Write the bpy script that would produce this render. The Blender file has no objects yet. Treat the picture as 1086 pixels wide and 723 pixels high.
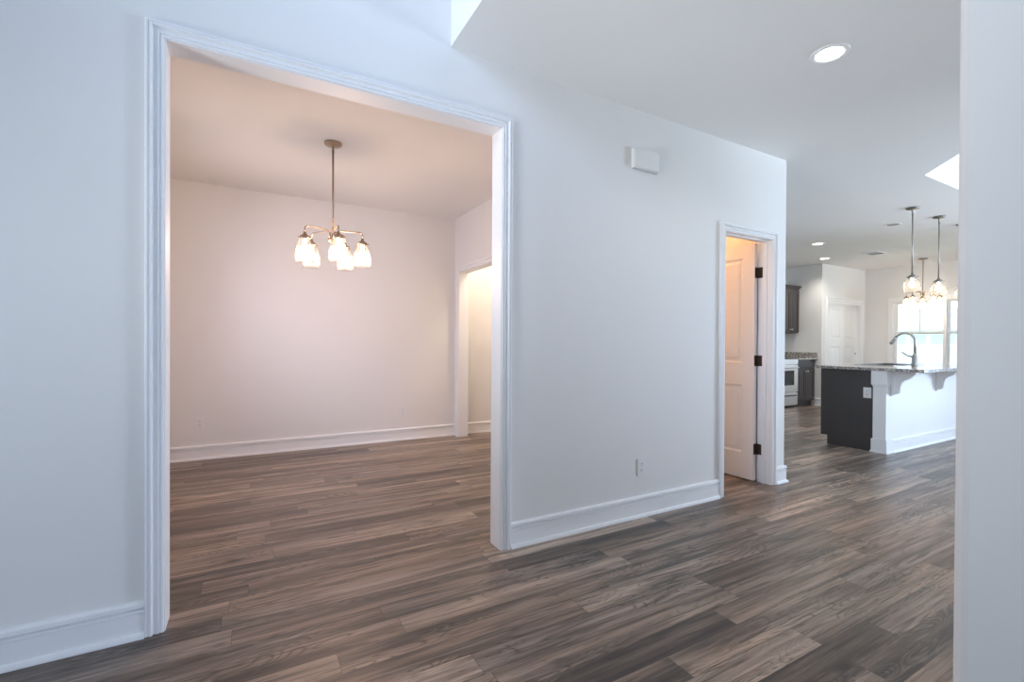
import bpy, bmesh, math, random
from mathutils import Matrix, Vector
S = bpy.context.scene
COL = S.collection
PI = math.pi

# ------------------------------------------------------------------ camera
F, CX, CY = 499.37, 554.75, 367.55
YAW, PITCH, ROLL, EYE = 0.5231, -0.0065, 0.0056, 1.1702
fw = Vector((math.sin(YAW)*math.cos(PITCH), math.cos(YAW)*math.cos(PITCH), math.sin(PITCH)))
r0 = Vector((math.cos(YAW), -math.sin(YAW), 0)); u0 = r0.cross(fw)
cr, sr = math.cos(ROLL), math.sin(ROLL)
rv = r0*cr + u0*sr; uv = u0*cr - r0*sr
cam = bpy.data.cameras.new('camera'); co = bpy.data.objects.new('camera', cam); COL.objects.link(co)
cam.sensor_fit = 'HORIZONTAL'; cam.sensor_width = 36; cam.lens = F/1086*36
cam.shift_x = -(CX-543)/1086; cam.shift_y = (CY-361.5)/1086
cam.clip_start = .02; cam.clip_end = 300
co.matrix_world = Matrix(((rv.x, uv.x, -fw.x, 0), (rv.y, uv.y, -fw.y, 0), (rv.z, uv.z, -fw.z, EYE), (0, 0, 0, 1)))
S.camera = co

# ------------------------------------------------------------------ look, sky, daylight, added fill lamps
S.view_settings.view_transform = 'Standard'; S.view_settings.look = 'None'
S.view_settings.gamma = 1; S.view_settings.use_curve_mapping = False
S.view_settings.exposure = 1.13
S.cycles.max_bounces = 12; S.cycles.diffuse_bounces = 8; S.cycles.glossy_bounces = 4
S.cycles.transparent_max_bounces = 16; S.cycles.transmission_bounces = 6
S.cycles.sample_clamp_indirect = 4.0
S.cycles.caustics_reflective = False; S.cycles.caustics_refractive = False
W = bpy.data.worlds.new('sky'); S.world = W; W.use_nodes = True
bg = W.node_tree.nodes['Background']; bg.inputs[0].default_value = (0.70, 0.82, 1.0, 1); bg.inputs[1].default_value = 1.45

def area(name, loc, to, sx, sy, power, color):
    l = bpy.data.lights.new(name, 'AREA'); l.shape = 'RECTANGLE'; l.size = sx; l.size_y = sy
    l.energy = power; l.color = color
    o = bpy.data.objects.new(name, l); COL.objects.link(o); o.location = loc
    o.rotation_euler = (Vector(to)-Vector(loc)).to_track_quat('-Z', 'Z').to_euler()
    return o
DAY = (0.46, 0.62, 1.0)
hi = area('daylight_foyer_high', (-2.75, 0.4, 4.1), (0.9, 1.9, 3.7), 2.2, 1.5, 17, DAY); hi.data.spread = math.radians(72)
lo = area('fill_foyer_side', (-2.75, 1.3, 0.6), (2.6, 1.45, 3.1), 1.0, 1.0, 9, (0.88, 0.92, 1.0)); lo.data.spread = math.radians(58)  # added lamp outside the entry doorway, aimed up to brighten the hall ceiling
area('fill_foyer_back', (0.35, -3.35, 1.3), (0.1, 2.4, 1.8), 0.85, 2.2, 26, (0.50, 0.65, 1.0))  # added lamp behind the camera to brighten the main wall
dn = area('daylight_dining', (-1.45, 4.1, 1.5), (1.0, 5.6, 0.3), 1.7, 1.5, 9, (0.62, 0.68, 1.0)); dn.data.spread = math.radians(120)
gr = area('daylight_great_room', (8.0, -4.5, 1.3), (7.4, -1.2, 4.2), 4.6, 1.9, 135, (0.74, 0.85, 1.0)); gr.data.spread = math.radians(88)
fs = area('fill_far_side', (11.6, -1.4, 1.2), (5.0, 0.9, 2.9), 3.0, 1.9, 155, (0.58, 0.73, 1.0)); fs.data.spread = math.radians(112)  # added lamp sending extra light down the hall and over its ceiling

# ------------------------------------------------------------------ materials
def mat(name):
    m = bpy.data.materials.new(name); m.use_nodes = True
    n = m.node_tree.nodes; b = n['Principled BSDF']
    return m, m.node_tree, b
def simple(name, col, rough=.5, metal=0, spec=.5, noise=None, bump=0, bscale=200, aniso=0):
    m, t, b = mat(name)
    b.inputs['Base Color'].default_value = (*col, 1); b.inputs['Roughness'].default_value = rough
    b.inputs['Metallic'].default_value = metal; b.inputs['Specular IOR Level'].default_value = spec
    tc = t.nodes.new('ShaderNodeTexCoord')
    if noise:
        nz = t.nodes.new('ShaderNodeTexNoise'); nz.inputs['Scale'].default_value = noise[0]; nz.inputs['Detail'].default_value = 4
        t.links.new(tc.outputs['Object'], nz.inputs['Vector'])
        mx = t.nodes.new('ShaderNodeMix'); mx.data_type = 'RGBA'
        mx.inputs['A'].default_value = (*[c*(1-noise[1]) for c in col], 1); mx.inputs['B'].default_value = (*[min(1, c*(1+noise[1])) for c in col], 1)
        t.links.new(nz.outputs['Fac'], mx.inputs['Factor']); t.links.new(mx.outputs['Result'], b.inputs['Base Color'])
    if bump:
        nz = t.nodes.new('ShaderNodeTexNoise'); nz.inputs['Scale'].default_value = bscale; nz.inputs['Detail'].default_value = 3
        t.links.new(tc.outputs['Object'], nz.inputs['Vector'])
        bp = t.nodes.new('ShaderNodeBump'); bp.inputs['Strength'].default_value = bump; bp.inputs['Distance'].default_value = .001
        t.links.new(nz.outputs['Fac'], bp.inputs['Height']); t.links.new(bp.outputs['Normal'], b.inputs['Normal'])
    return m
M = {}
M['wall'] = simple('wall_paint', (.80, .79, .768), .62, noise=(3, .012), bump=.12, bscale=260)
M['kwall'] = M['wall']
M['ceiling'] = simple('ceiling_paint', (.82, .815, .80), .8, noise=(2, .012), bump=.2, bscale=160)
M['trim'] = simple('trim_paint', (.86, .86, .86), .48, noise=(4, .01))
M['door'] = simple('door_paint', (.85, .845, .83), .45, noise=(4, .01))
M['vinyl'] = simple('window_vinyl', (.84, .84, .83), .4, noise=(5, .01))
M['plate'] = simple('outlet_plastic', (.80, .80, .79), .35, noise=(9, .01))
M['slot'] = simple('outlet_slot', (.05, .05, .05), .6, noise=(9, .1))
M['chime'] = simple('chime_plastic', (.82, .815, .79), .45, noise=(6, .012))
M['bronze'] = simple('aged_bronze', (.10, .075, .055), .42, .85, noise=(40, .15))
M['nickel'] = simple('warm_brushed_nickel', (.42, .33, .25), .36, 1, noise=(60, .08))
M['pewter'] = simple('grey_brushed_nickel', (.30, .285, .265), .36, 1, noise=(60, .08))
M['chrome'] = simple('brushed_chrome', (.42, .42, .41), .28, 1, noise=(60, .06))
M['steel'] = simple('stainless_steel', (.72, .73, .74), .34, .75, noise=(30, .04))
M['ovenglass'] = simple('oven_glass', (.035, .037, .04), .12, noise=(6, .1))
M['cab'] = simple('espresso_cabinet', (.054, .048, .047), .40, noise=(14, .10), bump=.05, bscale=90)
M['gray'] = simple('register_grey', (.30, .30, .31), .6, noise=(12, .05))
M['can'] = simple('can_baffle', (.62, .62, .62), .5, noise=(12, .03))
M['siding'] = simple('house_siding', (.83, .84, .85), .7, noise=(2, .02))
M['roof'] = simple('roof_shingle', (.62, .62, .66), .9, noise=(6, .12))
M['hwin'] = simple('house_glass', (.56, .57, .60), .2, noise=(3, .05))
M['grass'] = simple('lawn_grass', (.55, .66, .42), .95, noise=(.6, .2))
M['black'] = simple('burner_black', (.02, .02, .02), .4, noise=(10, .1))

def emis(name, col, s):
    m, t, b = mat(name); b.inputs['Base Color'].default_value = (.9, .9, .9, 1)
    b.inputs['Emission Color'].default_value = (*col, 1); b.inputs['Emission Strength'].default_value = s
    return m
M['led'] = emis('can_light_lens', (1, .90, .76), 5.0)
M['bulb'] = emis('lamp_bulb', (1, .80, .55), 9.0)

def pane_mat():
    m = bpy.data.materials.new('window_glass'); m.use_nodes = True; t = m.node_tree; t.nodes.clear()
    o = t.nodes.new('ShaderNodeOutputMaterial'); mx = t.nodes.new('ShaderNodeMixShader')
    tr = t.nodes.new('ShaderNodeBsdfTransparent'); tr.inputs[0].default_value = (.97, .985, .98, 1)
    gl = t.nodes.new('ShaderNodeBsdfGlossy'); gl.inputs['Roughness'].default_value = .02
    fr = t.nodes.new('ShaderNodeFresnel'); fr.inputs[0].default_value = 1.35
    t.links.new(fr.outputs[0], mx.inputs[0]); t.links.new(tr.outputs[0], mx.inputs[1]); t.links.new(gl.outputs[0], mx.inputs[2])
    t.links.new(mx.outputs[0], o.inputs[0]); return m
M['pane'] = pane_mat()
def shade_mat():
    # clear seeded glass: mostly transparent, bubbles scatter the bulb's light
    m = bpy.data.materials.new('seeded_glass'); m.use_nodes = True; t = m.node_tree; t.nodes.clear()
    o = t.nodes.new('ShaderNodeOutputMaterial')
    tr = t.nodes.new('ShaderNodeBsdfTransparent'); tr.inputs[0].default_value = (.97, .96, .94, 1)
    tl = t.nodes.new('ShaderNodeBsdfTranslucent'); tl.inputs[0].default_value = (.95, .93, .90, 1)
    gl = t.nodes.new('ShaderNodeBsdfGlossy'); gl.inputs['Roughness'].default_value = .08
    tc = t.nodes.new('ShaderNodeTexCoord'); vo = t.nodes.new('ShaderNodeTexVoronoi'); vo.inputs['Scale'].default_value = 55
    t.links.new(tc.outputs['Object'], vo.inputs['Vector'])
    mr = t.nodes.new('ShaderNodeMapRange'); mr.inputs[1].default_value = .2; mr.inputs[2].default_value = .55
    mr.inputs[3].default_value = .060; mr.inputs[4].default_value = .016
    t.links.new(vo.outputs['Distance'], mr.inputs[0])
    m1 = t.nodes.new('ShaderNodeMixShader'); t.links.new(mr.outputs[0], m1.inputs[0]); t.links.new(tr.outputs[0], m1.inputs[1]); t.links.new(tl.outputs[0], m1.inputs[2])
    lwn = t.nodes.new('ShaderNodeLayerWeight'); lwn.inputs['Blend'].default_value = .5
    lw = t.nodes.new('ShaderNodeMath'); lw.operation = 'POWER'; lw.inputs[1].default_value = 3.5; t.links.new(lwn.outputs['Facing'], lw.inputs[0])
    m2 = t.nodes.new('ShaderNodeMixShader'); t.links.new(lw.outputs[0], m2.inputs[0]); t.links.new(m1.outputs[0], m2.inputs[1]); t.links.new(gl.outputs[0], m2.inputs[2])
    t.links.new(m2.outputs[0], o.inputs[0]); return m
M['shade'] = shade_mat()

def granite_mat():
    m, t, b = mat('speckled_granite')
    tc = t.nodes.new('ShaderNodeTexCoord')
    n1 = t.nodes.new('ShaderNodeTexNoise'); n1.inputs['Scale'].default_value = 38; n1.inputs['Detail'].default_value = 6; n1.inputs['Roughness'].default_value = .7
    t.links.new(tc.outputs['Object'], n1.inputs['Vector'])
    r = t.nodes.new('ShaderNodeValToRGB'); e = r.color_ramp.elements
    e[0].position = .36; e[0].color = (.07, .062, .058, 1); e[1].position = .66; e[1].color = (.70, .68, .65, 1)
    x = e.new(.46); x.color = (.26, .23, .205, 1); x = e.new(.55); x.color = (.47, .44, .41, 1)
    t.links.new(n1.outputs['Fac'], r.inputs[0]); t.links.new(r.outputs[0], b.inputs['Base Color'])
    b.inputs['Roughness'].default_value = .12
    return m
M['granite'] = granite_mat()

def floor_mat():
    m, t, b = mat('vinyl_plank_floor'); L = t.links
    def math_(op, a, c=None, d=None):
        n = t.nodes.new('ShaderNodeMath'); n.operation = op
        for i, v in enumerate((a, c, d)):
            if v is None: continue
            if isinstance(v, (int, float)): n.inputs[i].default_value = v
            else: L.new(v, n.inputs[i])
        return n.outputs[0]
    def comb(x, y, z):
        n = t.nodes.new('ShaderNodeCombineXYZ')
        for i, v in enumerate((x, y, z)):
            if isinstance(v, (int, float)): n.inputs[i].default_value = v
            else: L.new(v, n.inputs[i])
        return n.outputs[0]
    def noise(v, scale=1, det=4, rough=.55, dist=0):
        n = t.nodes.new('ShaderNodeTexNoise'); n.inputs['Scale'].default_value = scale; n.inputs['Detail'].default_value = det
        n.inputs['Roughness'].default_value = rough; n.inputs['Distortion'].default_value = dist; L.new(v, n.inputs['Vector']); return n.outputs['Fac']
    def rng(v, a, c, d, e):
        n = t.nodes.new('ShaderNodeMapRange'); L.new(v, n.inputs[0])
        for i, q in enumerate((a, c, d, e)): n.inputs[i+1].default_value = q
        return n.outputs[0]
    def mix(f, a, c, bt='MIX'):
        n = t.nodes.new('ShaderNodeMix'); n.data_type = 'RGBA'; n.blend_type = bt
        for k, v in (('Factor', f), ('A', a), ('B', c)):
            if isinstance(v, (int, float)): n.inputs[k].default_value = v
            elif isinstance(v, tuple): n.inputs[k].default_value = (*v, 1)
            else: L.new(v, n.inputs[k])
        return n.outputs['Result']
    tc = t.nodes.new('ShaderNodeTexCoord'); sp = t.nodes.new('ShaderNodeSeparateXYZ'); L.new(tc.outputs['Object'], sp.inputs[0])
    X, Y = sp.outputs[0], sp.outputs[1]
    PW, PL = .125, 1.22
    v = math_('DIVIDE', Y, PW); row = math_('FLOOR', v); fv = math_('FRACT', v)
    wn = t.nodes.new('ShaderNodeTexWhiteNoise'); wn.noise_dimensions = '1D'; L.new(row, wn.inputs['W'])
    u = math_('DIVIDE', math_('ADD', X, math_('MULTIPLY', wn.outputs['Value'], PL*3.7)), PL)
    colm = math_('FLOOR', u); fu = math_('FRACT', u)
    wi = t.nodes.new('ShaderNodeTexWhiteNoise'); wi.noise_dimensions = '3D'; L.new(comb(row, colm, 3.3), wi.inputs['Vector'])
    idv = wi.outputs['Value']; sc = t.nodes.new('ShaderNodeSeparateColor'); L.new(wi.outputs['Color'], sc.inputs[0])
    id2, id3 = sc.outputs[1], sc.outputs[2]
    off = math_('MULTIPLY', idv, 57.0); off2 = math_('MULTIPLY', id2, 91.0)
    # plank base tone
    r = t.nodes.new('ShaderNodeValToRGB'); e = r.color_ramp.elements
    e[0].position = 0; e[0].color = (.080, .066, .057, 1); e[1].position = 1; e[1].color = (.310, .255, .215, 1)
    for p, c in ((.22, (.150, .118, .096)), (.45, (.195, .150, .120)), (.62, (.175, .148, .130)), (.82, (.235, .180, .142))):
        x = e.new(p); x.color = (*c, 1)
    for q in e: q.color = (q.color[0]*1.30, q.color[1]*1.26, q.color[2]*1.22, 1)
    L.new(idv, r.inputs[0]); base = r.outputs[0]
    # broad streaks along the board
    g1 = noise(comb(math_('ADD', math_('MULTIPLY', X, .9), off), math_('ADD', math_('MULTIPLY', Y, 15), off2), off), 1, 3, .5, .3)
    c1 = mix(rng(g1, .36, .64, 0, 1), (.46, .455, .46), (1.55, 1.50, 1.45))
    col = mix(.85, base, c1, 'MULTIPLY')
    # cathedral rings: contour lines of a low noise
    g2 = noise(comb(math_('ADD', math_('MULTIPLY', X, 1.5), off2), math_('ADD', math_('MULTIPLY', Y, 9), off), off2), 1, 2, .45, .6)
    ring = math_('ABSOLUTE', math_('SINE', math_('MULTIPLY', g2, 62)))
    msk = rng(noise(comb(math_('ADD', math_('MULTIPLY', X, .8), off), math_('ADD', math_('MULTIPLY', Y, 5), off2), 7.7), 1, 2), .47, .58, 0, 1)
    col = mix(math_('MULTIPLY', math_('MULTIPLY', rng(ring, 0, .55, 1, 0), msk), .7), col, (.055, .045, .038))
    col = mix(math_('MULTIPLY', math_('MULTIPLY', rng(ring, .82, 1, 0, 1), msk), .22), col, (.36, .32, .28))
    # fine fibres
    g3 = noise(comb(math_('ADD', math_('MULTIPLY', X, 3.2), off), math_('MULTIPLY', Y, 95), off), 1, 5, .68)
    g5 = noise(comb(math_('ADD', math_('MULTIPLY', X, 1.7), off2), math_('ADD', math_('MULTIPLY', Y, 36), off), off2), 1, 3, .6, .4)
    col = mix(.8, col, mix(rng(g5, .36, .64, 0, 1), (.74, .74, .75), (1.22, 1.21, 1.20)), 'MULTIPLY')
    col = mix(.6, col, mix(rng(g3, .32, .68, 0, 1), (.60, .60, .60), (1.38, 1.38, 1.38)), 'MULTIPLY')
    g6 = noise(comb(math_('ADD', math_('MULTIPLY', X, 2.4), off2), math_('ADD', math_('MULTIPLY', Y, 62), off), off), 1, 4, .6, .8)
    col = mix(rng(g6, .555, .63, 0, .62), col, (.052, .043, .038))
    col = mix(rng(g6, .40, .33, 0, .30), col, (.42, .37, .32))
    vk = t.nodes.new('ShaderNodeTexVoronoi'); vk.inputs['Scale'].default_value = 1; vk.inputs['Randomness'].default_value = 1
    L.new(comb(math_('ADD', math_('MULTIPLY', X, 1.3), math_('MULTIPLY', row, 3.7)), math_('ADD', math_('MULTIPLY', fv, .42), math_('MULTIPLY', row, 1.9)), off), vk.inputs['Vector'])
    col = mix(rng(vk.outputs['Distance'], .03, .10, .85, 0), col, (.038, .029, .024))
    # dark soft stains
    g4 = noise(comb(math_('ADD', math_('MULTIPLY', X, 2.2), off), math_('ADD', math_('MULTIPLY', Y, 13), off2), 1.5), 1, 5, .6, .5)
    col = mix(rng(g4, .54, .70, 0, .75), col, (.050, .040, .034))
    # seams
    d1 = math_('MULTIPLY', math_('MINIMUM', fv, math_('SUBTRACT', 1, fv)), PW)
    d2 = math_('MULTIPLY', math_('MINIMUM', fu, math_('SUBTRACT', 1, fu)), PL)
    seam = rng(math_('MINIMUM', d1, d2), .0005, .0018, 1, 0)
    col = mix(math_('MULTIPLY', seam, .55), col, (.03, .025, .022))
    L.new(col, b.inputs['Base Color'])
    L.new(rng(g3, .3, .7, .30, .42), b.inputs['Roughness'])
    b.inputs['Specular IOR Level'].default_value = .38
    h = math_('SUBTRACT', math_('MULTIPLY', g3, .3), seam)
    bp = t.nodes.new('ShaderNodeBump'); bp.inputs['Strength'].default_value = .18; bp.inputs['Distance'].default_value = .001
    L.new(h, bp.inputs['Height']); L.new(bp.outputs[0], b.inputs['Normal'])
    return m
M['floor'] = floor_mat()

# ------------------------------------------------------------------ mesh helpers
class MB:
    def __init__(s): s.bm = bmesh.new()
    def box(s, x0, x1, y0, y1, z0, z1, bev=0):
        bm = bmesh.new() if bev else s.bm
        vs = [bm.verts.new((x, y, z)) for z in (z0, z1) for y in (y0, y1) for x in (x0, x1)]
        for f in ((0, 2, 3, 1), (4, 5, 7, 6), (0, 1, 5, 4), (2, 6, 7, 3), (0, 4, 6, 2), (1, 3, 7, 5)):
            bm.faces.new([vs[i] for i in f])
        if bev:
            bmesh.ops.bevel(bm, geom=bm.edges[:], offset=bev, segments=2, affect='EDGES', profile=.6)
            s.join(bm)
        return s
    def join(s, bm):
        mp = {v: s.bm.verts.new(v.co) for v in bm.verts}
        for f in bm.faces:
            try:
                g = s.bm.faces.new([mp[v] for v in f.verts]); g.smooth = f.smooth
            except ValueError: pass
        bm.free()
    def quad(s, *pts):
        s.bm.faces.new([s.bm.verts.new(p) for p in pts]); return s
    def prism(s, pts, fn, a, b):
        """polygon pts (u,v) swept from w=a to w=b; fn(u,v,w) -> xyz"""
        A = [s.bm.verts.new(fn(u, v, a)) for u, v in pts]; B = [s.bm.verts.new(fn(u, v, b)) for u, v in pts]
        n = len(pts)
        s.bm.faces.new(A[::-1]); s.bm.faces.new(B)
        for i in range(n): s.bm.faces.new((A[i], A[(i+1) % n], B[(i+1) % n], B[i]))
        return s
    def lathe(s, prof, c, n=28, axis='z', smooth=True):
        """profile of (radius, height)"""
        rings = []
        for r, h in prof:
            if r < 1e-6: 
                p = (0, 0, h); rings.append([s.bm.verts.new(s._ax(p, c, axis))]); continue
            rings.append([s.bm.verts.new(s._ax((r*math.cos(2*PI*k/n), r*math.sin(2*PI*k/n), h), c, axis)) for k in range(n)])
        for A, B in zip(rings, rings[1:]):
            for k in range(n):
                q = []
                for v in (A[k % len(A)], A[(k+1) % len(A)], B[(k+1) % len(B)], B[k % len(B)]):
                    if v not in q: q.append(v)
                if len(q) > 2:
                    f = s.bm.faces.new(q); f.smooth = smooth
        return s
    @staticmethod
    def _ax(p, c, axis):
        x, y, z = p
        if axis == 'x': x, y, z = z, x, y
        elif axis == 'y': x, y, z = x, z, y
        return (c[0]+x, c[1]+y, c[2]+z)
    def tube(s, path, r, n=12, cap=True):
        path = [Vector(p) for p in path]; rings = []; ref = None
        for i, p in enumerate(path):
            d = (path[min(i+1, len(path)-1)]-path[max(i-1, 0)]).normalized()
            if ref is None:
                ref = d.orthogonal().normalized()
            ref = (ref - d*ref.dot(d)).normalized(); bi = d.cross(ref)
            rr = r[i] if isinstance(r, (list, tuple)) else r
            rings.append([s.bm.verts.new(p+ref*math.cos(2*PI*k/n)*rr+bi*math.sin(2*PI*k/n)*rr) for k in range(n)])
        for A, B in zip(rings, rings[1:]):
            for k in range(n):
                f = s.bm.faces.new((A[k], A[(k+1) % n], B[(k+1) % n], B[k])); f.smooth = True
        if cap: s.bm.faces.new(rings[0][::-1]); s.bm.faces.new(rings[-1])
        return s
    def sphere(s, c, r, sz=1, n=16):
        return s.lathe([(r*math.sin(PI*k/n)if 0 < k < n else 0, -r*sz*math.cos(PI*k/n)) for k in range(n+1)], c, 20)

def wloc(o):
    v = Vector((0, 0, 0))
    while o: v = v + o.location; o = o.parent
    return v
def obj(name, mb, m, parent=None, base=None, **props):
    bmesh.ops.recalc_face_normals(mb.bm, faces=mb.bm.faces[:]) 
    me = bpy.data.meshes.new(name)
    off = wloc(parent) if parent else Vector(base or (0, 0, 0))
    bmesh.ops.translate(mb.bm, verts=mb.bm.verts[:], vec=-off)
    mb.bm.to_mesh(me); mb.bm.free(); me.materials.append(M[m] if isinstance(m, str) else m)
    o = bpy.data.objects.new(name, me); COL.objects.link(o)
    if parent: o.parent = parent
    else: o.location = off
    for k, v in props.items(): o[k] = v
    return o
def struct(name, mb, m, label=None, base=None):
    o = obj(name, mb, m, None, base, kind='structure')
    if label: o['label'] = label
    return o
def thing(name, label, cat, loc, group=None):
    o = bpy.data.objects.new(name, None); COL.objects.link(o); o.location = loc; o.empty_display_size = .05
    o['label'] = label; o['category'] = cat
    if group: o['group'] = group
    return o
def copy_tree(o, parent=None):
    c = o.copy(); COL.objects.link(c)
    if parent: c.parent = parent; c.matrix_parent_inverse = o.matrix_parent_inverse.copy()
    for ch in list(o.children): copy_tree(ch, c)
    return c
def lamp(parent, world, power, color, rad=.03, typ='POINT'):
    l = bpy.data.lights.new('lamp_light', typ); l.energy = power; l.color = color; l.shadow_soft_size = rad
    o = bpy.data.objects.new('lamp_light', l); COL.objects.link(o); o.parent = parent; o.location = Vector(world)-wloc(parent)
    return o

# ------------------------------------------------------------------ dimensions
H = 2.743; HF = 5.4
Y0, Y1 = 2.369, 2.482                 # hall-side wall, two faces
OL, OR_, OH = -.301, 1.219, 2.382     # wide cased opening
DL, DR, DH = 3.155, 3.756, 2.045      # small doorway
XE = 3.949                            # end of the wall
XA = .914                             # where the tall foyer meets the hall ceiling
YB, XR, XDL = 5.643, 2.244, -1.1      # dining room
WX = 11.17                            # kitchen window wall
KY = 5.72                             # kitchen back wall
J = .018

# ------------------------------------------------------------------ room shell
struct('floor', MB().box(-2.52, WX+.12, -4.12, 5.84, -.1, 0), 'floor', 'grey brown vinyl plank floor running through the rooms')

w = MB()
w.box(-2.4, OL-J, Y0, Y1, 0, HF)
w.box(OL-J, XA, Y0, Y1, OH+J, HF); w.box(XA, OR_+J, Y0, Y1, OH+J, H)
w.box(OR_+J, DL-J, Y0, Y1, 0, H); w.box(DL-J, DR+J, Y0, Y1, DH+J, H); w.box(DR+J, XE, Y0, Y1, 0, H)
bmesh.ops.remove_doubles(w.bm, verts=w.bm.verts[:], dist=1e-5)
struct('wall_left', w, 'wall', 'long white wall holding the wide cased opening and the small doorway')

# near right wall with its rounded corner
w = MB(); r = .022; y = .292
pts = [(XA, -3.0), (XA, y-r)] + [(XA+r-r*math.cos(a), y-r+r*math.sin(a)) for a in (PI/8, PI/4, 3*PI/8)] + [(XA+r, y), (4.2, y), (4.2, -4.0), (4.08, -4.0), (4.08, y-.12), (XA+.12, y-.12), (XA+.12, -3.0)]
w.prism(pts, lambda a, b, c: (a, b, c), 0, H)
struct('wall_right', w, 'wall', 'near white wall with rounded corner at the right edge of the picture')
w = MB().box(XA, XA+.12, -3.0, Y0, H+.002, HF)
struct('wall_upper', w, 'wall', 'bright upper wall face where the tall entry drops to the hall ceiling')
w = MB()
for a in ((-3.0, -.7, 0, HF), (1.5, 1.8, 2.05, HF), (1.8, Y0, 0, HF), (-.7, .8, 0, 3.35), (.8, 1.5, 2.05, 3.35), (-.7, 1.5, 4.85, HF)): w.box(-2.52, -2.4, a[0], a[1], a[2], a[3])
struct('wall_entry', w, 'wall', 'front wall of the tall entry behind the camera')
struct('wall_behind', MB().box(-2.52, -.1, -3.12, -3.0, 0, HF).box(.8, XA, -3.12, -3.0, 0, HF).box(-.1, .8, -3.12, -3.0, 2.45, HF), 'wall', 'wall behind the camera')

# dining room
w = MB(); w.box(XDL, 3.15, YB, YB+.1, 0, H)
struct('wall_dining_back', w, 'wall', 'cream back wall of the dining room')
w = MB(); WD0, WD1, WZ0, WZ1 = 3.3, 4.9, .8, 2.3
for a in ((Y1, WD0, 0, H), (WD1, YB, 0, H), (WD0, WD1, 0, WZ0), (WD0, WD1, WZ1, H)): w.box(XDL-.12, XDL, a[0], a[1], a[2], a[3])
struct('wall_dining_left', w, 'wall', 'dining room wall with the window out of view')
DDY0, DDY1, DDH = 4.50, 5.487, 2.05
w = MB(); w.box(XR, XR+.113, Y1, DDY0-J, 0, H).box(XR, XR+.113, DDY1+J, YB, 0, H).box(XR, XR+.113, DDY0-J, DDY1+J, DDH+J, H)
struct('wall_dining_right', w, 'wall', 'dining room right wall with the cased passage')
struct('ceiling_dining', MB().box(XDL, XE, Y1, KY, H, H+.08), 'ceiling', 'flat dining room ceiling')
struct('wall_passage', MB().box(3.0, 3.09, Y1, YB, 0, H), 'wall', 'wall between the passage and the small lit room')
struct('wall_closet_right', MB().box(DR+J+.06, XE, Y1, KY, 0, H), 'wall', 'wall returning behind the small doorway')
struct('wall_closet_back', MB().box(3.09, DR+J+.06, 4.6, 4.7, 0, H), 'wall', 'back wall of the small lit room')

# kitchen and great room
struct('wall_kitchen_back', MB().box(XE, 9.52, KY, KY+.1, 0, H), 'wall', 'kitchen back wall behind range and cabinets')
PX0 = 9.52; PY = 4.99
CL, CR_, CH = 9.745, 10.985, 2.04
struct('wall_pantry_side', MB().box(PX0, PX0+.1, PY+.113, KY, 0, H), 'wall', 'beige wall beside the upper kitchen cabinet')
w = MB(); w.box(PX0, CL-J, PY, PY+.113, 0, H).box(CR_+J, WX, PY, PY+.113, 0, H).box(CL-J, CR_+J, PY, PY+.113, CH+J, H)
struct('wall_pantry_front', w, 'wall', 'white wall around the sliding closet doors')
struct('wall_closet_inside', MB().box(PX0+.1, WX, KY-.1, KY, 0, H), 'wall', 'inside of the closet behind the sliding doors')
WS, WH = .775, 2.045
wins = [(3.672, 4.49), (2.845, 3.662), (2.02, 2.835)]
w = MB(); w.box(WX, WX+.14, 4.49, KY, 0, H).box(WX, WX+.14, -4.0, -3.0, 0, H).box(WX, WX+.14, .2, 2.02, 0, H).box(WX, WX+.14, -3.0, .2, 0, .4).box(WX, WX+.14, -3.0, .2, 2.4, H).box(WX, WX+.14, 2.02, 4.49, 0, WS).box(WX, WX+.14, 2.02, 4.49, WH, H)
for a, b_ in ((3.662, 3.672), (2.835, 2.845)): w.box(WX, WX+.14, a, b_, WS, WH)
struct('wall_window', w, 'wall', 'far wall holding the bright double hung windows')
w = MB(); GX0, GX1 = 5.6, 10.4
for a in ((4.2, GX0, 0, 3.4), (GX1, WX, 0, 3.4), (GX0, GX1, 0, .6), (GX0, GX1, 2.6, 3.4)): w.box(a[0], a[1], -4.12, -4.0, a[2], a[3])
struct('wall_great_room', w, 'wall', 'great room wall with the windows out of view')

# hall and kitchen ceiling with the raised well over the great room
c = MB(); HX0, HX1, HY0, HY1, HT = 4.55, 10.4, -3.2, 1.924, 3.35
ch = HY1 - (5.372-HX0)
outer = [((XA, -4.0), (HX0, -4.0), (HX0, KY), (XE, KY), (XE, Y0), (XA, Y0)),
         ((HX0, HY1), (WX, HY1), (WX, KY), (HX0, KY)), ((HX0, ch), (5.372, HY1), (HX0, HY1)),
         ((HX0, -4.0), (WX, -4.0), (WX, HY0), (HX0, HY0)), ((HX1, HY0), (WX, HY0), (WX, HY1), (HX1, HY1))]
hole = [(HX0, HY0), (HX1, HY0), (HX1, HY1), (5.372, HY1), (HX0, ch)]
for P in outer: c.quad(*[(a, b, H) for a, b in P])
for i in range(5):
    a, b = hole[i], hole[(i+1) % 5]; c.quad((*a, H), (*b, H), (*b, HT), (*a, HT))
c.quad(*[(a, b, HT) for a, b in hole])
struct('ceiling', c, 'ceiling', 'hall and kitchen ceiling with an angled raised tray')
struct('ceiling_entry', MB().box(-2.52, XA+.12, -3.12, Y1, HF, HF+.08), 'ceiling', 'high ceiling of the entry above the camera')

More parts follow.
